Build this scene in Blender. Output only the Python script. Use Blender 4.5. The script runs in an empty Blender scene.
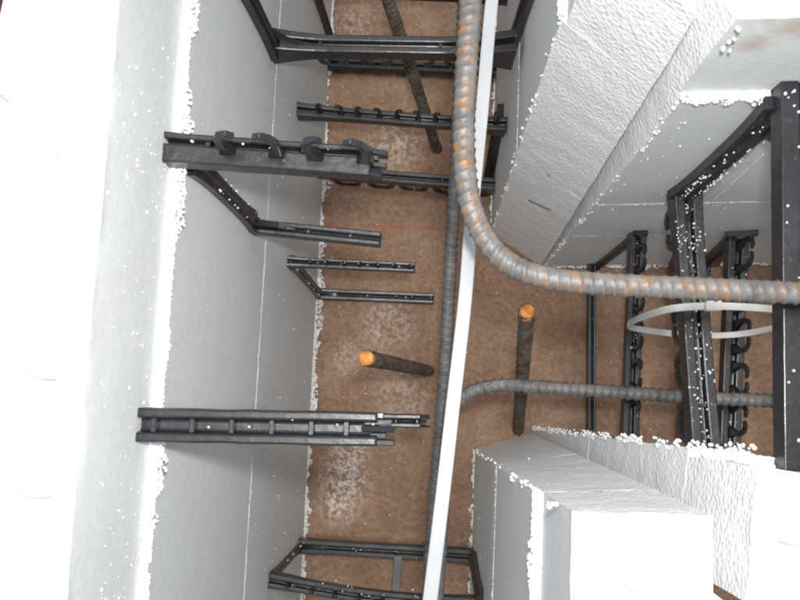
import bpy, bmesh, math, random
from mathutils import Vector, Matrix, noise

random.seed(7)
scene = bpy.context.scene
COL = scene.collection

# ------------------------------------------------------------------ camera
H = 1.04                      # lens height above the footing
F = 778.0                     # focal length in photo pixels (800 wide)
ZAX = -Vector((28.0, -95.0, -778.0)).normalized()      # world up, in camera axes
YAX = Vector((0.065, 1.0, 0.0)); YAX = (YAX - ZAX * YAX.dot(ZAX)).normalized()
XAX = YAX.cross(ZAX)
ROT = Matrix((XAX, YAX, ZAX))                          # camera -> world
cam_d = bpy.data.cameras.new('camera')
cam = bpy.data.objects.new('camera', cam_d); COL.objects.link(cam)
cam.matrix_world = Matrix.Translation((0, 0, H)) @ ROT.to_4x4()
cam_d.sensor_width = 36.0; cam_d.lens = F / 800.0 * 36.0
cam_d.clip_start = 0.01; cam_d.clip_end = 100.0
scene.camera = cam
CAMP = Vector((0, 0, H))

# ------------------------------------------------------------------ light
SUN_EL, SUN_AZ = 85.0, 5.0
w = bpy.data.worlds.new('World'); scene.world = w; w.use_nodes = True
nt = w.node_tree
sky = nt.nodes.new('ShaderNodeTexSky'); sky.sky_type = 'NISHITA'; sky.sun_disc = False
sky.sun_elevation = math.radians(SUN_EL); sky.sun_rotation = math.radians(SUN_AZ)
sky.air_density = 1.0; sky.dust_density = 4.0; sky.ozone_density = 1.0
nt.nodes['Background'].inputs['Strength'].default_value = 0.06
hs = nt.nodes.new('ShaderNodeHueSaturation'); hs.inputs['Saturation'].default_value = 0.3      # overcast: the blue is veiled
nt.links.new(sky.outputs[0], hs.inputs['Color']); nt.links.new(hs.outputs[0], nt.nodes['Background'].inputs['Color'])
sd = bpy.data.lights.new('sun', 'SUN'); sd.energy = 0.85; sd.angle = math.radians(14); sd.color = (1, 0.98, 0.95)
so = bpy.data.objects.new('sun', sd); COL.objects.link(so)
az = math.radians(SUN_AZ); el = math.radians(SUN_EL)
sdir = Vector((math.sin(az) * math.cos(el), math.cos(az) * math.cos(el), math.sin(el)))
so.rotation_euler = sdir.to_track_quat('Z', 'Y').to_euler(); so.location = sdir * 3
# the camera's own flash, a few centimetres beside the lens
fd = bpy.data.lights.new('camera_flash', 'AREA'); fd.shape = 'DISK'; fd.size = 0.03; fd.energy = 2.3; fd.color = (1.0, 0.98, 0.96)
fo = bpy.data.objects.new('camera_flash', fd); COL.objects.link(fo)
fo.matrix_world = Matrix.Translation(CAMP + ROT @ Vector((0.017, 0.042, 0.0))) @ ROT.to_4x4()
scene.view_settings.view_transform = 'Standard'; scene.view_settings.look = 'None'
scene.cycles.filter_width = 2.0
scene.view_settings.gamma = 1.0; scene.view_settings.use_curve_mapping = False
scene.view_settings.exposure = 0.6

# ------------------------------------------------------------------ measuring helpers
def ray(px, py):
    return ROT @ Vector((px - 400.0, 300.0 - py, -F))
def at(px, py, z):
    d = ray(px, py)
    return CAMP + d * ((z - H) / d.z)
def on_plane(px, py, p, n):
    d = ray(px, py)
    return CAMP + d * ((p - CAMP).dot(n) / d.dot(n))
def D(r): return H * (1.0 - r)           # height whose depth is r of the full depth
Z_TOP, Z_J1, Z_J2 = D(0.345), D(0.432), D(0.675)
UP = Vector((0, 0, 1))

# ------------------------------------------------------------------ materials
class NT:
    def __init__(s, name):
        s.m = bpy.data.materials.new(name); s.m.use_nodes = True
        s.t = s.m.node_tree; s.b = s.t.nodes['Principled BSDF']
    def n(s, typ, **kw):
        x = s.t.nodes.new('ShaderNode' + typ)
        for k, v in kw.items():
            if hasattr(x, k): setattr(x, k, v)
            else: x.inputs[k.replace('_', ' ')].default_value = v
        return x
    def l(s, a, b): s.t.links.new(a, b)
    def noise(s, vec, scale, detail=4, rough=0.55):
        x = s.n('TexNoise'); x.inputs['Scale'].default_value = scale
        x.inputs['Detail'].default_value = min(detail, 4); x.inputs['Roughness'].default_value = rough
        s.l(vec, x.inputs['Vector']); return x.outputs['Fac']
    def ramp(s, fac, stops):
        r = s.n('ValToRGB'); e = r.color_ramp.elements
        while len(e) < len(stops): e.new(0.5)
        for i, (p, c) in enumerate(stops):
            e[i].position = p; e[i].color = c if len(c) == 4 else (*c, 1)
        s.l(fac, r.inputs['Fac']); return r.outputs['Color']
    def mix(s, fac, a, b, mode='MIX'):
        x = s.n('Mix', data_type='RGBA', blend_type=mode)
        if isinstance(fac, float): x.inputs[0].default_value = fac
        else: s.l(fac, x.inputs[0])
        for v, i in ((a, 6), (b, 7)):
            if isinstance(v, tuple): x.inputs[i].default_value = (*v, 1)
            else: s.l(v, x.inputs[i])
        return x.outputs[2]
    def math(s, op, a, b=0.0):
        x = s.n('Math', operation=op)
        for v, i in ((a, 0), (b, 1)):
            if isinstance(v, (int, float)): x.inputs[i].default_value = v
            else: s.l(v, x.inputs[i])
        return x.outputs[0]
    def bump(s, h, strength, dist, prev=None):
        x = s.n('Bump'); x.inputs['Strength'].default_value = strength; x.inputs['Distance'].default_value = dist
        s.l(h, x.inputs['Height'])
        if prev is not None: s.l(prev, x.inputs['Normal'])
        return x.outputs['Normal']
    def pos(s): return s.n('NewGeometry').outputs['Position']
BLK = (0, 0, 0); WHT = (1, 1, 1)

def foam_mat(name, cut=False, stain=None):
    m = NT(name); p = m.pos()
    v = m.n('TexVoronoi'); v.inputs['Scale'].default_value = 300 if not cut else 330; m.l(p, v.inputs['Vector'])
    cell = v.outputs['Color']; dist = v.outputs['Distance']
    sep = m.n('SeparateColor'); m.l(cell, sep.inputs[0])
    base = m.ramp(sep.outputs[0], [(0, (0.85, 0.87, 0.875)), (1, (0.92, 0.93, 0.935))] if cut else [(0, (0.75, 0.782, 0.787)), (1, (0.815, 0.838, 0.843))])
    dirt = m.ramp(m.noise(p, 14, 6, 0.65), [(0.55, BLK), (0.8, WHT)])
    dm = m.math('MULTIPLY', dirt, 0.22)
    col = m.mix(dm, base, (0.62, 0.60, 0.56))
    if stain:
        for (c, r) in stain:
            d = m.n('VectorMath', operation='DISTANCE'); m.l(p, d.inputs[0]); d.inputs[1].default_value = c
            jag = m.math('ADD', d.outputs['Value'], m.math('MULTIPLY', m.noise(p, 60, 5), r * 1.1))
            f = m.n('MapRange'); f.inputs[1].default_value = r * 1.4; f.inputs[2].default_value = r * 0.7
            f.inputs[3].default_value = 0.0; f.inputs[4].default_value = 0.6; m.l(jag, f.inputs[0])
            col = m.mix(f.outputs[0], col, (0.50, 0.38, 0.26))
    m.l(col, m.b.inputs['Base Color'])
    m.b.inputs['Roughness'].default_value = 0.75 if cut else 0.6
    m.b.inputs['Specular IOR Level'].default_value = 0.18
    if cut:
        mr = m.n('Mapping'); m.l(p, mr.inputs['Vector']); mr.inputs['Rotation'].default_value = (0.0, 0.5, 0.0)
        mp = m.n('Mapping'); m.l(mr.outputs[0], mp.inputs['Vector'])
        mp.inputs['Scale'].default_value = (1, 1, 3.2)
        st = m.noise(mp.outputs[0], 120, 6, 0.65)
        b1 = m.bump(st, 0.2, 0.0016)
        b2 = m.bump(dist, 0.42, 0.0015, b1)
        b3 = m.bump(m.noise(p, 420, 3), 0.5, 0.001, b2)
        m.l(b3, m.b.inputs['Normal'])
    else:
        b1 = m.bump(dist, 0.10, 0.0005)
        b2 = m.bump(m.noise(p, 30, 3), 0.10, 0.002, b1)
        m.l(b2, m.b.inputs['Normal'])
    return m.m

FOAM = foam_mat('expanded_polystyrene_moulded')
FOAM_CUT = foam_mat('expanded_polystyrene_sawn', True)

def plastic_mat():
    m = NT('black_recycled_plastic'); p = m.pos()
    c = m.ramp(m.noise(p, 35, 5), [(0.3, (0.012, 0.013, 0.015)), (0.75, (0.026, 0.0285, 0.0325))])
    dust = m.ramp(m.noise(p, 160, 6, 0.7), [(0.62, BLK), (0.78, WHT)])
    c = m.mix(m.math('MULTIPLY', dust, 0.18), c, (0.35, 0.34, 0.33))
    m.l(c, m.b.inputs['Base Color'])
    r = m.n('MapRange'); r.inputs[3].default_value = 0.2; r.inputs[4].default_value = 0.46; m.l(m.noise(p, 50, 4), r.inputs[0])
    m.l(r.outputs[0], m.b.inputs['Roughness'])
    m.l(m.bump(m.noise(p, 180, 4), 0.3, 0.0008), m.b.inputs['Normal'])
    return m.m
PLASTIC = plastic_mat()

def rebar_mat(name, rust, mud=False):
    m = NT(name); p = m.pos()
    steel = m.ramp(m.noise(p, 90, 6, 0.6), [(0.3, (0.075, 0.082, 0.09)), (0.7, (0.19, 0.192, 0.192))])
    rc = m.ramp(m.noise(p, 220, 5), [(0.3, (0.13, 0.07, 0.035)), (0.7, (0.36, 0.19, 0.075))])
    rf = m.ramp(m.noise(p, 120, 7, 0.75), [(rust, BLK), (rust + 0.15, WHT)])
    c = m.mix(rf, steel, rc)
    at_ = m.n('Attribute', attribute_name='ridge')
    worn = m.math('MULTIPLY', m.math('MULTIPLY', at_.outputs['Fac'], m.noise(p, 150, 4)), 0.9)
    c = m.mix(worn, c, (0.24, 0.17, 0.11))
    if mud:
        mf = m.ramp(m.noise(p, 38, 7, 0.7), [(0.32, BLK), (0.5, WHT)])
        mc = m.ramp(m.noise(p, 130, 6), [(0.3, (0.04, 0.031, 0.023)), (0.75, (0.17, 0.135, 0.10))])
        c = m.mix(mf, c, mc)
    m.l(c, m.b.inputs['Base Color'])
    m.b.inputs['Metallic'].default_value = 0.0 if mud else 0.25
    m.b.inputs['Roughness'].default_value = 0.8 if mud else 0.55
    m.l(m.bump(m.noise(p, 500, 4), 0.4, 0.0008), m.b.inputs['Normal'])
    return m.m
REBAR = rebar_mat('ribbed_steel_light_rust', 0.5)
REBAR_B = rebar_mat('ribbed_steel_blue_grey', 0.60)
REBAR_MUD = rebar_mat('ribbed_steel_caked_with_mud', 0.5, True)

def simple(name, col, rough, var=0.1, scale=60, bump=0.2):
    m = NT(name); p = m.pos()
    a = tuple(x * (1 - var) for x in col); b = tuple(min(1, x * (1 + var)) for x in col)
    m.l(m.ramp(m.noise(p, scale, 5), [(0.3, a), (0.7, b)]), m.b.inputs['Base Color'])
    m.b.inputs['Roughness'].default_value = rough
    m.l(m.bump(m.noise(p, scale * 4, 4), bump, 0.001), m.b.inputs['Normal'])
    return m.m
ORANGE = simple('orange_sprayed_cut_end', (0.72, 0.27, 0.055), 0.7, 0.45, 160, 0.8)
NYLON = simple('white_nylon', (0.35, 0.37, 0.385), 0.4, 0.07, 30, 0.08)
NYLON_B = simple('natural_nylon', (0.62, 0.62, 0.60), 0.4, 0.05, 40, 0.05)
BEAD = simple('loose_foam_bead', (0.84, 0.85, 0.855), 0.65, 0.04, 200, 0.2)

def footing_mat():
    m = NT('clay_stained_concrete'); p = m.pos()
    c = m.ramp(m.noise(p, 9, 8, 0.62), [(0.25, (0.21, 0.122, 0.075)), (0.5, (0.29, 0.182, 0.12)), (0.75, (0.38, 0.26, 0.185))])
    sp = m.ramp(m.noise(p, 170, 6, 0.7), [(0.3, (0.55, 0.5, 0.46)), (0.6, WHT)])
    c = m.mix(0.8, c, sp, 'MULTIPLY')
    grit = m.ramp(m.noise(p, 330, 3, 0.6), [(0.64, BLK), (0.72, WHT)])
    c = m.mix(m.math('MULTIPLY', grit, 0.5), c, (0.48, 0.38, 0.30))
    pale = m.ramp(m.noise(p, 45, 8, 0.75), [(0.58, BLK), (0.70, WHT)])
    c = m.mix(m.math('MULTIPLY', pale, 0.45), c, (0.46, 0.35, 0.27))
    dark = m.ramp(m.noise(p, 22, 7, 0.7), [(0.54, BLK), (0.68, WHT)])
    c = m.mix(m.math('MULTIPLY', dark, 0.5), c, (0.17, 0.08, 0.042))
    # snapped red chalk lines
    sx = m.n('SeparateXYZ'); m.l(p, sx.inputs[0])
    for (y0, k, wd, amt) in CHALK:
        yy = m.math('SUBTRACT', sx.outputs[1], m.math('MULTIPLY', sx.outputs[0], k))
        yy = m.math('ADD', yy, m.math('MULTIPLY', m.math('SUBTRACT', m.noise(p, 25, 3), 0.5), 0.004))
        d = m.math('ABSOLUTE', m.math('SUBTRACT', yy, y0))
        f = m.n('MapRange'); f.inputs[1].default_value = wd; f.inputs[2].default_value = wd * 0.3
        f.inputs[3].default_value = 0; f.inputs[4].default_value = amt; m.l(d, f.inputs[0])
        br = m.ramp(m.noise(p, 60, 5), [(0.35, BLK), (0.6, WHT)])
        c = m.mix(m.math('MULTIPLY', f.outputs[0], br), c, (0.36, 0.07, 0.04))
    # pale foam-dust smears
    for (q, r, amt) in DUST:
        d = m.n('VectorMath', operation='DISTANCE'); m.l(p, d.inputs[0]); d.inputs[1].default_value = q
        f = m.n('MapRange'); f.inputs[1].default_value = r; f.inputs[2].default_value = r * 0.2
        f.inputs[3].default_value = 0; f.inputs[4].default_value = 1; m.l(d.outputs['Value'], f.inputs[0])
        k = m.ramp(m.noise(p, 150, 6, 0.75), [(0.44, BLK), (0.62, WHT)])
        c = m.mix(m.math('MULTIPLY', m.math('MULTIPLY', f.outputs[0], k), amt), c, (0.66, 0.60, 0.54))
    m.l(c, m.b.inputs['Base Color']); m.b.inputs['Roughness'].default_value = 0.85
    b1 = m.bump(m.noise(p, 60, 8, 0.7), 0.6, 0.004)
    m.l(m.bump(m.noise(p, 600, 4), 0.5, 0.001, b1), m.b.inputs['Normal'])
    return m.m
ca, cb = at(330, 225, 0), at(450, 229, 0); k1 = (cb.y - ca.y) / (cb.x - ca.x)
cc, cd = at(330, 270, 0), at(430, 272, 0); k2 = (cd.y - cc.y) / (cd.x - cc.x)
CHALK = [(ca.y - k1 * ca.x, k1, 0.003, 0.75), (cc.y - k2 * cc.x, k2, 0.003, 0.45)]
DUST = [(tuple(at(345, 478, 0)), 0.045, 1.0), (tuple(at(338, 505, 0)), 0.035, 0.9), (tuple(at(352, 452, 0)), 0.03, 0.9), (tuple(at(385, 322, 0)), 0.05, 0.55), (tuple(at(395, 146, 0)), 0.05, 0.6),
        (tuple(at(400, 395, 0)), 0.05, 0.4), (tuple(at(345, 360, 0)), 0.03, 0.45), (tuple(at(355, 20, 0)), 0.05, 0.4)]
FOOTING = footing_mat()
EARTH = simple('red_brown_earth', (0.13, 0.055, 0.035), 0.9, 0.4, 12, 0.9)

# ------------------------------------------------------------------ mesh helpers
def link(name, verts, faces, mat, parent=None, base=None, smooth=False, mats=None, midx=None):
    me = bpy.data.meshes.new(name)
    b = base if base is not None else Vector((0, 0, 0))
    me.from_pydata([tuple(Vector(v) - b) for v in verts], [], faces)
    for mm in (mats or [mat]): me.materials.append(mm)
    if midx: me.polygons.foreach_set('material_index', midx)
    if smooth: me.polygons.foreach_set('use_smooth', [True] * len(me.polygons))
    me.update()
    o = bpy.data.objects.new(name, me); COL.objects.link(o)
    if parent is not None: o.parent = parent
    else: o.location = b
    return o
def tag(o, label, cat, group=None, kind=None):
    o['label'] = label; o['category'] = cat
    if group: o['group'] = group
    if kind: o['kind'] = kind
    return o
def empty(name, loc):
    o = bpy.data.objects.new(name, None); o.empty_display_size = 0.02; o.location = loc; COL.objects.link(o); return o
def bevel(o, wd=0.0008, seg=1):
    md = o.modifiers.new('bevel', 'BEVEL'); md.width = wd; md.segments = seg; md.limit_method = 'ANGLE'; return o

def sweep(path, frames, section, scales):
    """closed section swept along path; frames = (side, up) per point; scales = (su, sv)"""
    V, Fc = [], []; n = len(section)
    for p, (s, u), (a, b) in zip(path, frames, scales):
        for (x, y) in section: V.append(p + s * (x * a) + u * (y * b))
    for i in range(len(path) - 1):
        for j in range(n):
            k = (j + 1) % n
            Fc.append((i * n + j, i * n + k, (i + 1) * n + k, (i + 1) * n + j))
    Fc.append(tuple(range(n - 1, -1, -1))); Fc.append(tuple((len(path) - 1) * n + j for j in range(n)))
    return V, Fc
def boxvf(c, ax, ay, az, sx, sy, sz):
    V = [c + ax * (sx * i) + ay * (sy * j) + az * (sz * k) for k in (-.5, .5) for j in (-.5, .5) for i in (-.5, .5)]
    return V, [(0, 2, 3, 1), (4, 5, 7, 6), (0, 1, 5, 4), (2, 6, 7, 3), (0, 4, 6, 2), (1, 3, 7, 5)]

# gridded hexahedron with rough foam surfaces
def foam_hexa(name, bq, tq, z0, z1, Z0, Z1, cuts, step=0.006, parent=None, mat0=None, amp=0.00007, camp=0.00045, base=None):
    """bq, tq: footprints (A inner-near, B inner-far, C outer-far, D outer-near) at heights Z0, Z1; cuts: set of sawn faces"""
    def P(q0, q1, z):
        f = (z - Z0) / (Z1 - Z0); r = q0.lerp(q1, f); return Vector((r.x, r.y, z))
    lo = [P(bq[i], tq[i], z0) for i in range(4)]; hi = [P(bq[i], tq[i], z1) for i in range(4)]
    fs = {'inner': (lo[0], lo[1], hi[1], hi[0]), 'far': (lo[1], lo[2], hi[2], hi[1]), 'outer': (lo[2], lo[3], hi[3], hi[2]),
          'near': (lo[3], lo[0], hi[0], hi[3]), 'top': (hi[0], hi[1], hi[2], hi[3]), 'bottom': (lo[3], lo[2], lo[1], lo[0])}
    bm = bmesh.new()
    for k, (a, b, c, d) in fs.items():
        nL = max(1, round((bq[1] - bq[0]).length / step)); nH = max(1, round((z1 - z0) / 0.0045)); nT = max(1, round((bq[3] - bq[0]).length / 0.0045))
        nu, nv = {'inner': (nL, nH), 'near': (nT, nH), 'top': (nL, nT), 'outer': (12, nH), 'far': (2, nH), 'bottom': (12, 2)}[k]
        grid = []
        for j in range(nv + 1):
            l, r = a.lerp(d, j / nv), b.lerp(c, j / nv)
            grid.append([bm.verts.new(l.lerp(r, i / nu)) for i in range(nu + 1)])
        for j in range(nv):
            for i in range(nu):
                f = bm.faces.new((grid[j][i], grid[j][i + 1], grid[j + 1][i + 1], grid[j + 1][i]))
                f.material_index = 1 if k in cuts else 0; f.smooth = True
    bmesh.ops.remove_doubles(bm, verts=bm.verts, dist=0.0004)
    cutv = {v for f in bm.faces if f.material_index == 1 for v in f.verts}
    for v in bm.verts:
        s = camp if v in cutv else amp
        v.co += noise.noise_vector(v.co * 95) * s + noise.noise_vector(v.co * 40) * s
    for v in bm.verts:
        if abs(v.co.z - z1) < 0.0015: v.co += noise.noise_vector(v.co * 55) * 0.0013 * (1 if z1 > Z_TOP - .01 else .3)
    bmesh.ops.recalc_face_normals(bm, faces=bm.faces)
    b = base if base is not None else (lo[0] + lo[2]) / 2
    for v in bm.verts: v.co -= b
    # keep sawn edges crisp
    for e in bm.edges:
        if len(e.link_faces) == 2 and e.calc_face_angle(0) > 0.35: e.smooth = False
    me = bpy.data.meshes.new(name); bm.to_mesh(me); bm.free()
    me.materials.append(mat0 or FOAM); me.materials.append(FOAM_CUT)
    o = bpy.data.objects.new(name, me); COL.objects.link(o)
    if parent: o.parent = parent
    else: o.location = b
    return o

KNOB = {}
def knob_mesh(l, wd, h):
    key = (l, wd, h)
    if key not in KNOB:
        out = []; rc = 0.008
        for cx, cy, a0 in ((1, 1, 0), (-1, 1, 90), (-1, -1, 180), (1, -1, 270)):
            for k in range(5):
                a = math.radians(a0 + 22.5 * k); out.append((cx * (wd / 2 - rc), cy * (l / 2 - rc), math.cos(a), math.sin(a)))
        bm = bmesh.new(); rings = []
        for z, q in ((-h / 2, rc), (h / 2 - .003, rc), (h / 2 - .0008, rc - .0009), (h / 2, rc - .003)):
            rings.append([bm.verts.new((x + c * q, y + sn * q, z)) for x, y, c, sn in out])
        for r0, r1 in zip(rings, rings[1:]):
            for k in range(20): bm.faces.new((r0[k], r0[(k + 1) % 20], r1[(k + 1) % 20], r1[k])).smooth = True
        bm.faces.new(rings[-1])
        me = bpy.data.meshes.new('knob'); bm.to_mesh(me); bm.free(); me.materials.append(FOAM); KNOB[key] = me
    return KNOB[key]
def knobs(parent, p0, p1, offs, inward, l=0.027, wd=0.022, h=0.010, per=0.053):
    """interlocking castellations along p0->p1 on a panel top, rows at offs towards the outside, staggered"""
    d = (p1 - p0); L = d.length; d.normalize(); ang = math.atan2(d.y, d.x) - math.pi / 2
    for r, off in enumerate(offs):
        s = per * (0.35 + 0.5 * r)
        while s < L - 0.02:
            o = bpy.data.objects.new('knob', knob_mesh(l, wd, h)); COL.objects.link(o); o.parent = parent
            o.location = p0 + d * s + inward * off + UP * (h / 2 - 0.001) - parent.location
            o.rotation_euler = (0, 0, ang + random.uniform(-.01, .01)); s += per

# ------------------------------------------------------------------ ground
bm = bmesh.new()
bmesh.ops.create_grid(bm, x_segments=1, y_segments=1, size=2.5)
me = bpy.data.meshes.new('ground'); bm.to_mesh(me); bm.free(); me.materials.append(EARTH)
g = bpy.data.objects.new('ground', me); COL.objects.link(g); g.location = (0, 0, -0.012); g['kind'] = 'structure'
FEET = [at(430, 371, 0), at(518, 432, 0), at(438, 152, 0)]
bm = bmesh.new(); bmesh.ops.create_grid(bm, x_segments=180, y_segments=260, size=0.5)
for v in bm.verts:
    v.co.x *= 0.9; v.co.y *= 1.5
    w_ = Vector((v.co.x + .05, v.co.y + .05, 0)); mound = sum(0.011 * math.exp(-((w_ - q).length / (.013 + .006 * noise.noise(w_ * 90))) ** 2) for q in FEET)
    v.co.z = mound + noise.noise(v.co * 30) * 0.0012 + noise.noise(v.co * 9) * 0.001 - 0.0016
me = bpy.data.meshes.new('footing'); bm.to_mesh(me); bm.free(); me.materials.append(FOOTING)
me.polygons.foreach_set('use_smooth', [True] * len(me.polygons))
fo_ = bpy.data.objects.new('footing', me); COL.objects.link(fo_); fo_['kind'] = 'structure'; fo_.location = (0.05, 0.05, 0)

# ------------------------------------------------------------------ foam walls
def flat(v): return Vector((v.x, v.y, 0))
THK = 0.064
SET = 0.005
# left wall: inner plane through the floor line
lf0, lf1 = at(332, 20, 0), at(302, 580, 0)
ldir = flat(lf0 - lf1).normalized(); lout = Vector((-ldir.y, ldir.x, 0))
LN = -lout
LP = flat((lf0 + lf1) / 2)
def wallL(px, py): return on_plane(px, py, LP, LN)
lA = LP - ldir * 0.62; lB = LP + ldir * 0.72
LEFTQ = [lA, lB, lB + lout * THK, lA + lout * THK]
# right stub (below the opening), slightly out of square
pA, pD_ = flat(at(475, 450, 0)), flat(at(530, 433, 0))
pAt, pDt = flat(at(561, 511, Z_TOP)), flat(at(713, 516, Z_TOP))
pdir = flat(at(470, 600, 0) - at(475, 450, 0)).normalized()
pdt = flat(at(559, 600, Z_TOP) - at(561, 511, Z_TOP)).normalized()
PB = [pA, pA + pdir * .6, pD_ + pdir * .6, pD_]; PT = [pAt, pAt + pdt * .6, pDt + pdt * .6, pDt]
# right panel above the opening
uA, uD = flat(at(491, 233, 0)), flat(at(541, 266, 0))
uAt, uDt = flat(at(590, -72, Z_TOP)), flat(at(697, 14, Z_TOP))
udir = ldir
UB = [uA, uA + udir * .6, uD + udir * .6, uD]; UT = [uAt, uAt + udir * .6, uDt + udir * .6, uDt]
# branch wall, upper panel
vA, vA2 = flat(at(543, 267, 0)), flat(at(800, 278, 0))
vAt, vA2t = flat(at(742, 28, Z_TOP)), flat(at(800, 23, Z_TOP))
vd = (vA2 - vA).normalized(); vdt = (vA2t - vAt).normalized(); vdm = (vd + vdt).normalized()
vn = Vector((-vdm.y, vdm.x, 0))
vDt = flat(at(700, 16, Z_TOP)) + vn * 0.05; vD = vA + vn * 0.055 + vdm * 0.0
VB = [vA, vA + vdm * .6, vA + vdm * .6 + vn * THK, vA + vn * THK]
VT = [vAt, vAt + vdm * .6, vAt + vdm * .6 + vn * THK, flat(at(701, 14, Z_TOP)) + vn * 0.004]
VT[3] = VT[3] + vn * 0.03
VN = -vn; VP_ = vA.lerp(vAt, 0.3)
def wallV(px, py): return on_plane(px, py, vA.lerp(vAt, 0.4), VN)
# branch wall, lower panel
qA, qAt = flat(at(533, 429, 0)), flat(at(759, 455, Z_TOP))
qd = (flat(at(800, 461, Z_TOP)) - qAt).normalized()
qn = Vector((qd.y, -qd.x, 0))
QB = [qA, qA + qd * .6, qA + qd * .6 + qn * THK, qA + qn * THK]; QT = [qAt, qAt + qd * .6, qAt + qd * .6 + qn * THK, qAt + qn * THK]

G = 0.0004
def courses(spec, bq, tq, cuts, labels, group, knob_offs, mat_top=None, setback=SET):
    zs = [(0.0, Z_J2 - G), (Z_J2, Z_J1 - G), (Z_J1, Z_TOP)]
    out = []
    for i, (z0, z1) in enumerate(zs):
        sb = setback if i == 2 else (0.0012 if i == 0 else 0.0)
        if i == 0: sb = 0.0
        if i == 1: sb = 0.0003
        B = [v.copy() for v in bq]; T = [v.copy() for v in tq]
        for Q in (B, T):
            ia = (Q[3] - Q[0]).normalized(); ib = (Q[2] - Q[1]).normalized()
            Q[0] += ia * sb; Q[1] += ib * sb
        o = foam_hexa('foam_panel', B, T, z0, z1, 0.0, Z_TOP, cuts, mat0=mat_top if i == 2 else None)
        tag(o, labels[i], 'foam panel', group)
        if i == 2:
            p0 = Vector((T[0].x, T[0].y, Z_TOP)); p1 = Vector((T[1].x, T[1].y, Z_TOP)); inw = (T[3] - T[0]).normalized()
            if abs(inw.dot((p1 - p0).normalized())) > 0.3:
                e = (p1 - p0).normalized(); n_ = Vector((-e.y, e.x, 0)); inw = n_ if n_.dot(T[2] - T[1]) > 0 else -n_
            knobs(o, p0, p1, knob_offs, inw)
        out.append(o)
    return out
courses('left', LEFTQ, LEFTQ, set(),
        ['bottom white foam panel of the long left wall, meeting the brown footing',
         'middle white foam panel of the long left wall, below the crumbly ledge',
         'topmost white foam panel of the long left wall, overexposed knobbed top'], 'foam panels of the left wall', (0.015, 0.043))
courses('stub', PB, PT, {'near'},
        ['bottom foam panel of the cut stub at lower right, beside the strap',
         'middle foam panel of the cut stub at lower right, sawn end exposed',
         'topmost foam panel of the cut stub at lower right, bright knobbed top'], 'foam panels of the lower right stub', (0.03, 0.055))
SAWN = courses('upper', UB, UT, {'near'},
        ['bottom foam panel of the sawn wall end above the bent rebar',
         'middle foam panel of the big rough sawn wall end at upper right',
         'topmost foam panel of the big rough sawn wall end at upper right'], 'foam panels of the upper right wall end', (0.03, 0.055))[1]
VSTAIN = foam_mat('expanded_polystyrene_tea_stained', False, [(tuple(at(752, 47, Z_TOP - .03)), 0.016), (tuple(at(796, 28, Z_TOP - .01)), 0.02), (tuple(at(770, 27, Z_TOP - .002)), 0.008)])
courses('branch_up', VB, VT, {'near'},
        ['bottom grey-lit foam panel of the side wall behind the black webs',
         'middle grey-lit foam panel of the side wall behind the black webs',
         'topmost foam panel of the side wall at upper right corner, tea-coloured stain'], 'foam panels of the upper side wall', (0.02, 0.048), VSTAIN)
QSTAIN = foam_mat('expanded_polystyrene_ring_stained', False, [(tuple(at(762, 520, Z_TOP)), 0.008), (tuple(at(764, 480, Z_TOP)), 0.006)])
courses('branch_low', QB, QT, {'near'},
        ['bottom foam panel of the side wall at lower right, sawn end down to the footing',
         'middle foam panel of the side wall at lower right, between stub and webs',
         'topmost foam panel of the side wall at lower right, ring-marked top'], 'foam panels of the lower side wall', (0.02, 0.048), QSTAIN)

# ------------------------------------------------------------------ plastic webs
def railsec(c, g, dp): return [(-.5, -.5), (.5, -.5), (.5, .5), (c + g, .5), (c + g * .75, .5 - dp), (c - g * .75, .5 - dp), (c - g, .5), (-.5, .5)]
HOOKS = {}
def hook_mesh(h, flip):
    key = (round(h, 4), flip)
    if key in HOOKS: return HOOKS[key]
    # local axes: x along rail, y across, z away from rail; a curled finger that forms half of a rebar saddle
    pts = [(0.05, 0), (0.06, 0.2), (0.11, 0.45), (0.11, 0.7), (0.04, 0.9), (-0.10, 1.0), (-0.22, 0.93)]
    th = [0.34, 0.20, 0.14, 0.13, 0.13, 0.14, 0.10]
    V, Fc = [], []
    for i, ((x, z), t) in enumerate(zip(pts, th)):
        a = pts[max(0, i - 1)]; b = pts[min(len(pts) - 1, i + 1)]
        tx, tz = b[0] - a[0], b[1] - a[1]; L = math.hypot(tx, tz); nx, nz = tz / L, -tx / L
        wy = 0.0028 * (1.0 - 0.07 * i)
        for s, q in ((-1, -1), (1, -1), (1, 1), (-1, 1)):
            V.append(((x + nx * t * .5 * s) * h * flip, wy * q, (z + nz * t * .5 * s) * h))
    for i in range(len(pts) - 1):
        for j in range(4):
            k = (j + 1) % 4; Fc.append((i * 4 + j, i * 4 + k, i * 4 + 4 + k, i * 4 + 4 + j))
    n = len(pts) - 1; Fc += [(3, 2, 1, 0), (n * 4, n * 4 + 1, n * 4 + 2, n * 4 + 3)]
    me = bpy.data.meshes.new('hook'); me.from_pydata(V, [], Fc); me.materials.append(PLASTIC)
    bm = bmesh.new(); bm.from_mesh(me); bmesh.ops.recalc_face_normals(bm, faces=bm.faces)
    bmesh.ops.bevel(bm, geom=list(bm.edges), offset=0.0006, segments=1, affect='EDGES'); bm.to_mesh(me); bm.free()
    HOOKS[key] = me; return me

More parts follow.
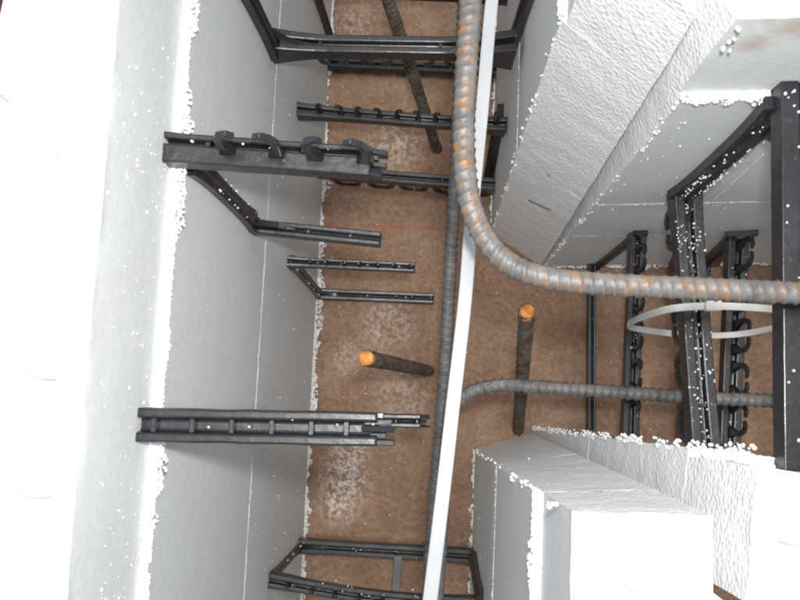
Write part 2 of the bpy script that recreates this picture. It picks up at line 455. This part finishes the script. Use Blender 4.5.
def rail(web, a, b, wd=0.014, h=0.013, fa=1.0, fb=1.0, hooks=0, sign=1, hh=0.024, h0=0.12, h1=0.95, bow=0.0, ribs=6, jag=False, bowz=0.0, gc=0.0, gw=0.13, gd=0.35):
    """moulded channel rail from a (at the wall) to b; fa, fb = height flare at the two ends"""
    base = web.location
    d = (b - a).normalized(); side = d.cross(UP).normalized(); up = side.cross(d).normalized()
    N = 22; path, fr, sc = [], [], []
    for i in range(N + 1):
        t = i / N; p = a.lerp(b, t) + side * (bow * math.sin(math.pi * t)) + up * (bowz * math.sin(math.pi * t))
        fl = 1 + (fa - 1) * max(0, 1 - t / 0.3) ** 2 + (fb - 1) * max(0, 1 - (1 - t) / 0.3) ** 2
        wl = 1 + (fa - 1) * .18 * max(0, 1 - t / 0.25) + (fb - 1) * .18 * max(0, 1 - (1 - t) / 0.25)
        wob = 1 + 0.04 * noise.noise(p * 90)
        path.append(p); fr.append((side, up)); sc.append((wd * wl * wob, h * fl))
    V, Fc = sweep(path, fr, railsec(gc, gw, gd), sc)
    o = bevel(link('rail', V, Fc, PLASTIC, web, base), 0.0013, 2)
    # cross ribs in the channel
    for i in range(ribs):
        t = (i + 0.6) / (ribs + .3); t += random.uniform(-.02, .02)
        c = a.lerp(b, t) + side * (bow * math.sin(math.pi * t)) + up * (bowz * math.sin(math.pi * t) + h * (.5 - gd * .55)) + side * (wd * gc)
        v, f = boxvf(c, d, side, up, 0.003, wd * gw * 1.9, h * gd * .8)
        bevel(link('rib', v, f, PLASTIC, o, base), 0.0004)
    if jag:   # torn, snapped-off end
        V, Fc = [], []
        for i in range(5):
            c = b + side * (wd * (i - 2) / 5) + up * random.uniform(-.3, .3) * h
            v, f = boxvf(c, (d + up * random.uniform(-.4, .4)).normalized(), side, up, random.uniform(.006, .02), wd * .18, h * random.uniform(.25, .6))
            Fc += [tuple(k + len(V) for k in q) for q in f]; V += v
        bevel(link('broken_end', V, Fc, PLASTIC, o, base), 0.0005)
    for i in range(hooks):
        t = h0 + (h1 - h0) * i / max(1, hooks - 1)
        p = a.lerp(b, t) + side * (bow * math.sin(math.pi * t)) + up * (bowz * math.sin(math.pi * t) + sign * (h * .5 - .0015))
        k = bpy.data.objects.new('hook', hook_mesh(hh, 1 if i % 2 else -1)); COL.objects.link(k); k.parent = o
        yv = (up * sign).cross(d)
        M = Matrix((d, yv, up * sign)).transposed().to_4x4(); M.translation = p - base
        k.matrix_local = M @ Matrix.Rotation(random.uniform(-.09, .09), 4, 'Y')
    return o
def post(web, a, b, out, wd=0.013, th=0.010, name='post'):
    """strip standing against a wall between two rails; out = away from the wall"""
    base = web.location; d = (b - a).normalized(); side = d.cross(out).normalized(); o_ = side.cross(d).normalized() * -1
    if o_.dot(out) < 0: o_ = -o_
    N = 10; path = [a.lerp(b, i / N) + o_ * (th * .35) for i in range(N + 1)]
    sc = [(wd * (1 + .5 * (abs(2 * i / N - 1) ** 3)), th) for i in range(N + 1)]
    V, Fc = sweep(path, [(side, o_)] * (N + 1), [(-.5, -.5), (.5, -.5), (.5, .2), (.2, .2), (.14, .5), (-.14, .5), (-.2, .2), (-.5, .2)], sc)
    o = bevel(link(name, V, Fc, PLASTIC, web, base), 0.0007)
    return o
def gusset(web, corner, along, down, l1, l2, th, nrm):
    """thin triangular web plate filling the angle between a rail and its post"""
    V = []; n = 8
    for s in (-.5, .5):
        V.append(corner + nrm * th * s)
        for i in range(n + 1):
            t = i / n; q = corner + along * (l1 * (1 - t) ** 1.7) + down * (l2 * t ** 1.7)
            V.append(q + nrm * th * s)
    m = n + 2; Fc = [tuple(range(m)), tuple(range(2 * m - 1, m - 1, -1))]
    for i in range(m): Fc.append((i, i + m, (i + 1) % m + m, (i + 1) % m))
    bm_o = link('gusset', V, Fc, PLASTIC, web, web.location)
    b_ = bmesh.new(); b_.from_mesh(bm_o.data); bmesh.ops.recalc_face_normals(b_, faces=b_.faces); b_.to_mesh(bm_o.data); b_.free()
    return bm_o

GRP = 'black plastic webs'
def mkweb(base, label):
    o = empty('plastic_web', base); tag(o, label, 'plastic web', GRP); return o
INL = lout * 0.012; INV = vn * 0.012

# A: upper left, snapped off over the cavity
a = wallL(176, 150); wA = mkweb(Vector((a.x, a.y, wallL(252, 224).z)), 'black plastic web with tall hooks, broken end, upper left wall')
e = at(372, 164, a.z)
rail(wA, a + INL, e, 0.0175, 0.014, 1.25, 1.0, 4, 1, 0.032, .36, .96, ribs=2, jag=True, gc=-.2, gw=.09, gd=.5)
c = wallL(253, 226); rail(wA, c + INL, at(381, 240, c.z), 0.012, 0.011, 1.5, 1.0, 4, -1, 0.012, .2, .85, ribs=3)
post(wA, wallL(188, 160), wallL(251, 222), LN)
# B: middle left, seen straight from above
a = wallL(150, 425); wB = mkweb(Vector((a.x, a.y, wallL(250, 421).z)), 'black plastic web seen straight from above, middle of left wall, below the rebar dowel')
rail(wB, a + INL, at(378, 429, a.z), 0.0185, 0.014, 1.0, 1.0, 0, 1, ribs=6, jag=True, gw=.22, gd=.5)
c = wallL(262, 418); rail(wB, c + INL, at(421, 421, c.z), 0.0125, 0.013, 1.2, 1.0, 3, 1, 0.012, .75, .97, ribs=4, jag=True)
post(wB, wallL(165, 424), wallL(262, 419), LN, 0.011)
# C: lower course, middle of left wall
a = wallL(288, 262); c = wallL(317, 294)
wC = mkweb(Vector((c.x, c.y, c.z)), 'pair of short black rails joined by a post, near the footing, left wall')
rail(wC, a + INL, at(415, 268, a.z), 0.0105, 0.011, 1.8, 1.0, 7, 1, 0.011, .25, .97, ribs=5)
rail(wC, c + INL, at(434, 299, c.z), 0.0145, 0.012, 1.5, 1.0, 3, 1, 0.007, .7, .97, ribs=3, jag=False)
post(wC, wallL(289, 262), wallL(318, 295), LN, 0.010, 0.012)
# right-hand inner face plane, upper panel
un = Vector((udir.y, -udir.x, 0))
if un.dot(uD - uA) < 0: un = -un
UP0 = uA.lerp(uAt, 0.4)
def wallU(px, py): return on_plane(px, py, UP0, un)
# D: spans the cavity at the top
c = wallL(272, 46); wD = mkweb(Vector((c.x, c.y, c.z)), 'full-width black web crossing the cavity at the top, wide flared left end')
e = at(510, 50, c.z)
rail(wD, c + INL, e + un * .004, 0.0165, 0.017, 2.6, 2.6, 9, -1, 0.028, .24, .92, ribs=2)
post(wD, wallL(236, -20), wallL(272, 52), LN, 0.012, 0.012)
post(wD, wallU(542, -25), wallU(512, 58), -un, 0.014, 0.012)
# E/F: lower course web beneath it
a = wallL(298, 111); c = at(325, 172, .052)
wE = mkweb(Vector((c.x, c.y, c.z)), 'full-width black web low in the cavity, two parallel rails with rows of hooks')
e = at(502, 127, a.z); rail(wE, a + INL, e + un * .004, 0.013, 0.013, 1.9, 2.0, 10, 1, 0.020, .16, .95, ribs=3)
e = at(494, 186, c.z); rail(wE, c + INL, e + un * .004, 0.0155, 0.014, 1.0, 1.6, 10, -1, 0.046, .12, .95, ribs=2)
post(wE, wallU(503, 115), wallU(489, 188), -un, 0.020, 0.012)
# G: farther up, mostly hidden
c = wallL(329, 44); a = wallL(312, -12)
wG = mkweb(Vector((c.x, c.y, max(0.012, c.z))), 'partly hidden black web post beside the top web, near the footing edge')
post(wG, a, wallL(329, 40), LN, 0.011, 0.010)
zc = 0.014; c = at(331, 64, zc); e = at(503, 72, zc)
rail(wG, c + INL, e + un * .004, 0.013, 0.013, 1.2, 1.6, 9, -1, 0.010, .08, .95, ribs=2)
a = wallL(311, -11); e = at(522, -2, a.z); rail(wG, a + INL, e + un * .004, 0.012, 0.013, 1.6, 1.6, 9, 1, 0.018, .12, .95, ribs=2)
# H: bottom of the picture
pn = Vector((pdir.y, -pdir.x, 0))
if pn.dot(pD_ - pA) < 0: pn = -pn
def wallP(px, py): return on_plane(px, py, pA.lerp(pAt, 0.2), pn)
c = wallL(299, 545); a = wallL(270, 577)
wH = mkweb(Vector((c.x, c.y, c.z)), 'full-width black web at the bottom of the cavity, two bowed rails')
e = at(476, 556, c.z); rail(wH, c + INL, e + pn * .004, 0.0165, 0.014, 1.5, 1.4, 0, 1, ribs=3)
e = at(486, 604, a.z); rail(wH, a + INL, e + pn * .004, 0.013, 0.012, 1.9, 1.9, 9, 1, 0.014, .14, .95, ribs=3, bow=-0.008 if False else 0.006)
post(wH, wallL(270, 577), wallL(299, 546), LN, 0.008, 0.008)
post(wH, wallP(484, 600), wallP(476, 560), -pn, 0.014, 0.010)
q = at(398, 570, c.z); q2 = at(396, 592, a.z)
V, Fc = boxvf((at(398, 556, c.z) + at(396, 594, c.z + .02)) / 2, XA := Vector((1, 0, 0)), Vector((0, 1, 0)), UP, 0.010, 0.046, 0.003)
bevel(link('tie_plate', V, Fc, simple('grey_plastic', (0.10, 0.10, 0.10), 0.5), wH, wH.location), 0.0006)

# K: nearest web of the branch wall at the right edge
a = wallV(792, 96); c = wallV(684, 192)
wK = mkweb(Vector((c.x, c.y, c.z)), 'largest black web at the right edge, post and lower rail dotted with white beads')
rail(wK, a + INV, at(795, 470, a.z), 0.0175, 0.015, 1.0, 1.0, 0, 1, ribs=0, gc=-.12, gw=.05, gd=.2)
rj = rail(wK, c + INV, at(703, 448, c.z), 0.0225, 0.018, 1.5, 1.2, 10, -1, 0.046, .12, .95, ribs=4)
post(wK, wallV(786, 98), wallV(682, 192), VN, 0.017, 0.012)
dn = (wallV(684, 192) - wallV(792, 96)).normalized()
gusset(wK, a + VN * .004 + dn * .006, VN, dn, 0.05, 0.07, 0.004, vd)
# M: lower web beside it
a = wallV(738, 234); c = at(706, 262, max(0.03, wallV(706, 262).z))
wM = mkweb(Vector((c.x, c.y, c.z)), 'dark hooked black web low beside the bead-dotted web, hooks on its right')
rail(wM, a + INV, at(728, 446, a.z), 0.021, 0.015, 1.4, 1.0, 10, 1, 0.038, .12, .93, ribs=2)
rail(wM, c + INV, at(689, 440, c.z), 0.014, 0.013, 1.2, 1.0, 9, -1, 0.014, .2, .95, ribs=2)
post(wM, wallV(742, 230), wallV(706, 262), VN, 0.022, 0.012)
# N: lower web nearest the opening
a = wallV(638, 233); c = at(592, 268, 0.014)
wN = mkweb(Vector((c.x, c.y, c.z)), 'slim black web nearest the main cavity, cable tie looped over its top rail')
rail(wN, a + INV, at(629, 438, a.z), 0.0165, 0.014, 1.5, 1.3, 9, 1, 0.030, .14, .85, ribs=3)
rail(wN, c + INV, at(591, 430, c.z), 0.0105, 0.012, 1.3, 1.3, 0, 1, ribs=4)
post(wN, wallV(641, 230), wallV(592, 268), VN, 0.010, 0.010)

for (w_, k_, up_, l1, l2) in ((wA, wallL(253, 226), 1, .035, .03), (wD, wallL(272, 48), 1, .05, .05), (wH, wallL(299, 545), 1, .03, .025), (wC, wallL(317, 294), 1, .025, .02)):
    gusset(w_, k_ + LN * .002 + UP * (up_ * .004), LN, UP * up_, l1, l2, .005, ldir)
for (w_, k_, up_, l1, l2) in ((wM, wallV(738, 236), -1, .045, .05), (wN, wallV(638, 236), -1, .03, .03), (wK, wallV(684, 193), 1, .04, .03)):
    gusset(w_, k_ + VN * .002 + UP * (up_ * .004), VN, UP * up_, l1, l2, .005, vd)
# grey end of a web flange showing in the sawn face
fz = D(.66); fc = on_plane(541, 203, uA.lerp(uAt, .5), (uD - uA).normalized().cross(UP) )
fx = (uD - uA).normalized(); fy = fx.cross(UP)
if fy.y > 0: fy = -fy
fs = (fx * math.cos(.5) + UP * math.sin(.5)); V, Fc = boxvf(fc + fy * .001, fs, fy, fs.cross(fy), 0.030, 0.004, 0.006)
fl = link('flange_end', V, Fc, simple('grey_web_flange', (.33, .33, .33), .6), SAWN, SAWN.location)
# ------------------------------------------------------------------ rebar
def resample(pts, step):
    out = [pts[0].copy()]; acc = 0.0
    for p, q in zip(pts, pts[1:]):
        L = (q - p).length; s = step - acc
        while s < L: out.append(p.lerp(q, s / L)); s += step
        acc = L - (s - step)
    out.append(pts[-1].copy()); return out
def smooth_path(ctrl, n=24):
    P = [ctrl[0] * 2 - ctrl[1]] + ctrl + [ctrl[-1] * 2 - ctrl[-2]]; out = []
    for i in range(1, len(P) - 2):
        p0, p1, p2, p3 = P[i - 1:i + 3]
        for k in range(n):
            t = k / n
            out.append(0.5 * ((2 * p1) + (p2 - p0) * t + (2 * p0 - 5 * p1 + 4 * p2 - p3) * t * t + (3 * p1 - p0 - 3 * p2 + p3) * t ** 3))
    out.append(ctrl[-1]); return out
def bar_mesh(name, pts, r, pitch, mat, parent=None, base=None, rib=0.0009, mud=0.0, seg=24, twist=0.0, pw=0.15):
    pts = resample(pts, 0.0011); V, Fc, ridge = [], [], []
    t0 = (pts[1] - pts[0]).normalized(); u = t0.orthogonal().normalized()
    n = len(pts)
    for i, p in enumerate(pts):
        t = (pts[min(n - 1, i + 1)] - pts[max(0, i - 1)]).normalized()
        u = (u - t * u.dot(t)).normalized(); v = t.cross(u); s = i * 0.0011
        for j in range(seg):
            th = 2 * math.pi * j / seg + twist; ph = (th % math.pi) / math.pi; sgn = 1 if (th % (2 * math.pi)) < math.pi else -1
            x = (s / pitch + sgn * ph * 0.75 + (0.5 if sgn < 0 else 0)) % 1.0
            pulse = max(0.0, 1 - abs(x - .5) / pw); pulse = pulse * pulse * (3 - 2 * pulse)
            rr = pulse * min(1.0, 2.2 * math.sin(math.pi * ph))
            lon = max(0.0, 1 - min(ph, 1 - ph) / 0.07)
            a = max(rr, lon * 0.9); ridge.append(a)
            R = r + rib * a
            if mud: R += mud * (0.5 + noise.noise(p * 60 + u * 3 * math.cos(th) + v * 3 * math.sin(th)))
            V.append(p + (u * math.cos(th) + v * math.sin(th)) * R)
    for i in range(n - 1):
        for j in range(seg):
            k = (j + 1) % seg; Fc.append((i * seg + j, i * seg + k, (i + 1) * seg + k, (i + 1) * seg + j))
    Fc.append(tuple(range(seg - 1, -1, -1))); Fc.append(tuple((n - 1) * seg + j for j in range(seg)))
    o = link(name, V, Fc, mat, parent, base, True)
    at_ = o.data.attributes.new('ridge', 'FLOAT', 'POINT'); at_.data.foreach_set('value', ridge)
    return o
R1 = 0.0058
zb = D(0.392)
ctrl = [at(472, -60, zb), at(471, 0, zb), at(467, 60, zb), at(464, 120, zb), at(465, 168, zb), at(471, 206, zb), at(485, 238, zb), at(507, 262, zb),
        at(540, 276, zb), at(590, 283, zb), at(690, 288, zb), at(800, 293, zb), at(860, 296, zb)]
o = bar_mesh('bent_rebar', smooth_path(ctrl), R1, 0.0058, REBAR, base=at(485, 238, zb), rib=0.0010, pw=0.18)
tag(o, 'thick rust-flecked rebar bent to the right, nearest the camera', 'rebar')
z2 = D(0.735)
ctrl = [at(467, -60, z2), at(456, 160, z2), at(451, 250, z2), at(447, 330, z2), at(441, 420, z2), at(433, 520, z2), at(425, 660, z2)]
o = bar_mesh('straight_rebar', smooth_path(ctrl), R1, 0.0074, REBAR_B, base=at(447, 330, z2), rib=0.0014, pw=0.22)
tag(o, 'straight thin-looking rebar running the cavity behind the white strap', 'rebar')
z3 = D(0.715)
ctrl = [at(775, 401, z3), at(690, 397, z3), at(600, 391, z3), at(540, 387, z3), at(505, 385, z3), at(482, 388, z3), at(466, 395, z3), at(455, 408, z3), at(449, 430, z3),
        at(445, 470, z3), at(441, 540, z3), at(437, 600, z3), at(434, 650, z3)]
o = bar_mesh('bent_rebar', smooth_path(ctrl), R1, 0.0074, REBAR_B, base=at(482, 388, z3), rib=0.0014, pw=0.22)
tag(o, 'lower blue-grey rebar bent down behind the white strap, running under the webs', 'rebar')

def dowel(tip, dt, foot, label, r=0.0060):
    p0 = at(*foot, 0.0); p1 = at(*tip, D(dt))
    e = empty('rebar_dowel', p0); tag(e, label, 'rebar dowel', 'rebar dowels standing in the footing')
    d = (p1 - p0).normalized()
    bar_mesh('bar', [p0 - d * 0.004, p1], r, 0.0072, REBAR_MUD, e, p0, rib=0.0010, mud=0.0008)
    # sprayed tip: slightly domed, rough cut end
    u = d.orthogonal().normalized(); v = d.cross(u); V, Fc = [], []; seg = 24
    rings = [(-0.009, 1.10), (-0.004, 1.13), (0.0, 1.08), (0.0012, 0.8), (0.0014, 0.4)]
    for i, (h, k) in enumerate(rings):
        for j in range(seg):
            th = 2 * math.pi * j / seg
            q = p1 + d * h + (u * math.cos(th) + v * math.sin(th)) * r * k
            q += noise.noise_vector(q * 250) * 0.0007
            if i == 0: q += d * (0.003 * noise.noise(q * 300))
            V.append(q)
    for i in range(len(rings) - 1):
        for j in range(seg):
            k = (j + 1) % seg; Fc.append((i * seg + j, i * seg + k, (i + 1) * seg + k, (i + 1) * seg + j))
    Fc.append(tuple((len(rings) - 1) * seg + j for j in range(seg)))
    t = link('tip', V, Fc, ORANGE, e, p0, True); t['label'] = 'bright orange cut end'
    return e
dowel((366, 358), 0.63, (430, 371), 'muddy rebar dowel leaning left of the strap, orange tip near the left webs')
dowel((527, 311), 0.64, (518, 432), 'muddy rebar dowel right of the strap, orange tip under the bent rebar')
dowel((372, -50), 0.64, (438, 152), 'muddy rebar dowel at the top, running under the full-width web')

# ------------------------------------------------------------------ straps
def ribbon(name, path, side, wd, th, mat, parent=None, base=None):
    n = len(path); fr = []
    for i in range(n):
        t = (path[min(n - 1, i + 1)] - path[max(0, i - 1)]).normalized()
        s = (side - t * side.dot(t)).normalized(); fr.append((s, s.cross(t).normalized()))
    V, Fc = sweep(path, fr, [(-.5, -.3), (-.42, -.5), (.42, -.5), (.5, -.3), (.5, .3), (.42, .5), (-.42, .5), (-.5, .3)], [(wd, th)] * n)
    return link(name, V, Fc, mat, parent, base)
zs = 0.47
ctrl = [at(502, -70, D(.47)), at(492, 0, D(.47)), at(482, 110, D(.47)), at(472, 210, D(.465)), at(465, 300, D(.46)), at(453, 405, D(.455)), at(441, 510, D(.45)), at(430, 600, D(.45)), at(422, 670, D(.45))]
o = ribbon('plastic_strap', smooth_path(ctrl, 8), Vector((1, 0, 0)), 0.0083, 0.0014, NYLON, base=at(465, 300, D(.46)))
tag(o, 'long flat white plastic strap stretched down the cavity', 'strap')

cu, cl = D(0.585), D(0.74)
up_s = [at(628, 324, D(.66)), at(640, 318, D(.62)), at(670, 309, cu), at(711, 306, cu), at(760, 308, D(.60)), at(800, 312, D(.63)), at(816, 316, D(.66))]
lo_s = [at(816, 320, D(.69)), at(800, 322, D(.71)), at(741, 334, cl), at(690, 335, cl), at(645, 330, D(.72)), at(630, 327, D(.69))]
ct = empty('cable_tie', at(711, 306, cu)); tag(ct, 'white cable tie looped round the black webs, square head on top', 'cable tie')
ribbon('band', smooth_path(up_s + lo_s + [up_s[0]], 8), Vector((0.1, 1, 0)).normalized(), 0.0058, 0.0014, NYLON_B, ct, ct.location)
V, Fc = boxvf(at(713, 306, cu + .002), (up_s[4] - up_s[2]).normalized(), Vector((0, 1, 0)), UP, 0.0135, 0.0082, 0.0065)
bevel(link('head', V, Fc, NYLON_B, ct, ct.location), 0.0012, 2)

# ------------------------------------------------------------------ loose foam beads
bmi = bmesh.new(); bmesh.ops.create_icosphere(bmi, subdivisions=1, radius=1.0)
IV = [v.co.copy() for v in bmi.verts]; IF = [tuple(v.index for v in f.verts) for f in bmi.faces]; bmi.free()
BV, BF = [], []
rnd = random.Random(11)
def bead(p, r):
    n0 = len(BV); sx, sy, sz = (rnd.uniform(.75, 1.2) for _ in range(3))
    for v in IV: BV.append((p.x + v.x * r * sx, p.y + v.y * r * sy, p.z + v.z * r * sz))
    for f in IF: BF.append(tuple(k + n0 for k in f))
def ledge(a, b, out, dens, reach, thr=-0.1, r0=0.0007, r1=0.0017, seed=0.0, wig=0.0):
    """ragged row of torn beads along an edge, thicker in clumps"""
    L = (b - a).length; n = int(L * dens)
    for i in range(n):
        t = rnd.random(); p = a.lerp(b, t); c = noise.noise(Vector((p.x * 28 + seed, p.y * 28, seed)))
        c2 = noise.noise(Vector((p.x * 110, p.y * 110 + seed, 3.1)))
        w_ = c * .7 + c2 * .5
        if w_ < thr: continue
        k = rnd.random() ** 1.5 * reach * max(0.15, min(1.0, 0.35 + w_ * 1.3))
        bead(p + out * k + UP * (rnd.uniform(-.0015, .0012) + wig * c2), rnd.uniform(r0, r1))
def lv(q, z): return Vector((q.x, q.y, z))
# left wall: ledge on course joint, hairline joint, footing edge
ledge(lv(lA, Z_J1), lv(lB, Z_J1), LN, 5200, 0.0075, -0.55, 0.0005, 0.0013, seed=1.3)
ledge(lv(lA, Z_J1) - LN * .004, lv(lB, Z_J1) - LN * .004, LN, 1500, 0.004, -0.9, seed=2.0)
ledge(lv(lA, Z_J2), lv(lB, Z_J2), LN, 700, 0.0006, -0.1, 0.0003, 0.0007, seed=4.0, wig=.004)
ledge(lv(lA, .002), lv(lB, .002), LN, 3000, 0.011, -0.25, 0.0008, 0.0019, seed=5.0)
ledge(lv(lA, .006), lv(lB, .006), LN, 1500, 0.004, -0.3, 0.0008, 0.0019, seed=7.0)
def edge(B, T, z, i, j): 
    f = z / Z_TOP; return lv(B[i].lerp(T[i], f), z), lv(B[j].lerp(T[j], f), z)
for (B, T, n_, sd_) in ((PB, PT, -pn, 9.), (UB, UT, -un, 12.), (VB, VT, VN, 15.), (QB, QT, -qn, 18.)):
    a, b = edge(B, T, Z_J1, 0, 1); ledge(a, b, n_, 3200, 0.004, -0.6, 0.0005, 0.0012, seed=sd_); ledge(a - n_ * .004, b - n_ * .004, n_, 1200, 0.004, -0.9, seed=sd_ + 1)
    a, b = edge(B, T, Z_J2, 0, 1); ledge(a, b, n_, 700, 0.001, -0.2, 0.0003, 0.0008, seed=sd_ + 2, wig=.002)
    a, b = edge(B, T, .002, 0, 1); ledge(a, b, n_, 1700, 0.006, -0.25, seed=sd_ + 3)
    # sawn vertical corners, crumbly
    a = lv(B[0], 0.01); b = lv(T[0], Z_TOP); m_ = 150
    for i in range(m_):
        p = a.lerp(b, rnd.random())
        if noise.noise(p * 60) > -0.05: bead(p + Vector((rnd.uniform(-.002, .002), rnd.uniform(-.002, .002), 0)), rnd.uniform(.0008, .0016))
a, b = edge(QB, QT, 0, 0, 0)
for i in range(420):
    t = rnd.random(); p = lv(QB[0], 0).lerp(lv(QT[0], Z_TOP), t)
    if noise.noise(p * 45) > -0.15: bead(p + Vector((rnd.uniform(-.003, .001), rnd.uniform(-.001, .004), rnd.uniform(-.002, .002))), rnd.uniform(.0007, .0014))
# specks clinging to the wall faces
for i in range(800):
    px = rnd.uniform(110, 318); py = rnd.uniform(-20, 610); p = wallL(px, py)
    if p.z < 0.01 or p.z > Z_TOP - .005: continue
    if noise.noise(p * 12) + rnd.uniform(-.5, .5) < -0.1: continue
    q = p - LN * (SET if p.z > Z_J1 else (.001 if p.z > Z_J2 else 0)); bead(q, rnd.choice((.0003, .0004, .0004, .0005, .0006, .0007, .0010)))
for i in range(60):
    p = wallV(rnd.uniform(600, 800), rnd.uniform(105, 270))
    if .01 < p.z < Z_J1: bead(p, rnd.choice((.0005, .0006, .0009)))
for i in range(60):
    p = wallP(rnd.uniform(474, 560), rnd.uniform(455, 600))
    if .01 < p.z < Z_J1: bead(p, rnd.choice((.0006, .0008, .001)))
for (p0, p1, n, r_) in ((wallV(572, 236), wallV(660, 235), 160, .0009), (wallV(714, 200), wallV(768, 150), 60, .0006)):
    for i in range(n): bead(p0.lerp(p1, rnd.random()) + UP * rnd.gauss(0, .0012), rnd.uniform(.4, 1) * r_)
# crumbs on the footing
for i in range(900):
    px = rnd.uniform(300, 800); py = rnd.uniform(-10, 610); p = at(px, py, 0)
    if noise.noise(p * 14) + rnd.uniform(-.6, .4) < 0: continue
    bead(p + UP * .0002, rnd.choice((.0005, .0006, .0008, .001)))
for (px, py, s, n) in ((345, 478, 14, 110), (385, 320, 18, 50), (395, 146, 18, 40), (352, 355, 10, 25), (345, 445, 10, 40)):
    for i in range(n): bead(at(rnd.gauss(px, s), rnd.gauss(py, s * 1.3), 0), rnd.uniform(.0004, .0009))
# beads caught on the bead-dotted web and other rails
def onrail(p0, p1, n, wd, zoff, r=(.0005, .0012)):
    s = (p1 - p0).cross(UP).normalized()
    for i in range(n): bead(p0.lerp(p1, rnd.random()) + s * rnd.uniform(-wd, wd) + UP * zoff, rnd.uniform(*r))
c = wallV(684, 192); onrail(c, at(703, 448, c.z), 120, .011, .009); onrail(c, c.lerp(at(703, 448, c.z), .25), 45, .012, .0095)
a_, b_ = wallV(786, 98) + VN * .009, wallV(682, 192) + VN * .009
for i in range(90): bead(a_.lerp(b_, rnd.random() ** .6) + vd * rnd.uniform(-.008, .008), rnd.uniform(.0005, .0013))
a = wallV(638, 233); onrail(a, at(629, 438, a.z), 22, .007, .007)
a = wallV(738, 234); onrail(a, at(728, 446, a.z), 16, .009, .0075)
a = wallV(792, 96); onrail(a, at(795, 470, a.z), 8, .007, .0075); onrail(a, a.lerp(at(795, 470, a.z), .06), 10, .008, .0078)
a = wallL(176, 150); onrail(a, at(372, 164, a.z), 22, .008, .006, (.0006, .001))
for (p, q) in (((188, 160), (251, 222)), ((270, 577), (299, 546)), ((289, 262), (318, 295))):
    a_, b_ = wallL(*p) + LN * .007, wallL(*q) + LN * .007
    for i in range(16): bead(a_.lerp(b_, rnd.random() ** .5) + ldir * rnd.choice((-.0055, .0055)), rnd.uniform(.0005, .0011))
a = wallL(150, 425); onrail(a, at(378, 429, a.z), 8, .007, .006, (.0006, .0009))
a = wallL(270, 577); onrail(a, at(440, 597, a.z), 14, .006, .006, (.0006, .0009))
a = wallL(299, 545); onrail(a, at(476, 556, a.z), 10, .006, .007, (.0006, .0009))
o = link('foam_beads', BV, BF, BEAD, smooth=True)
o['kind'] = 'stuff'; o['label'] = 'loose white foam beads along ledges, wall edges, webs and footing'; o['category'] = 'foam beads'
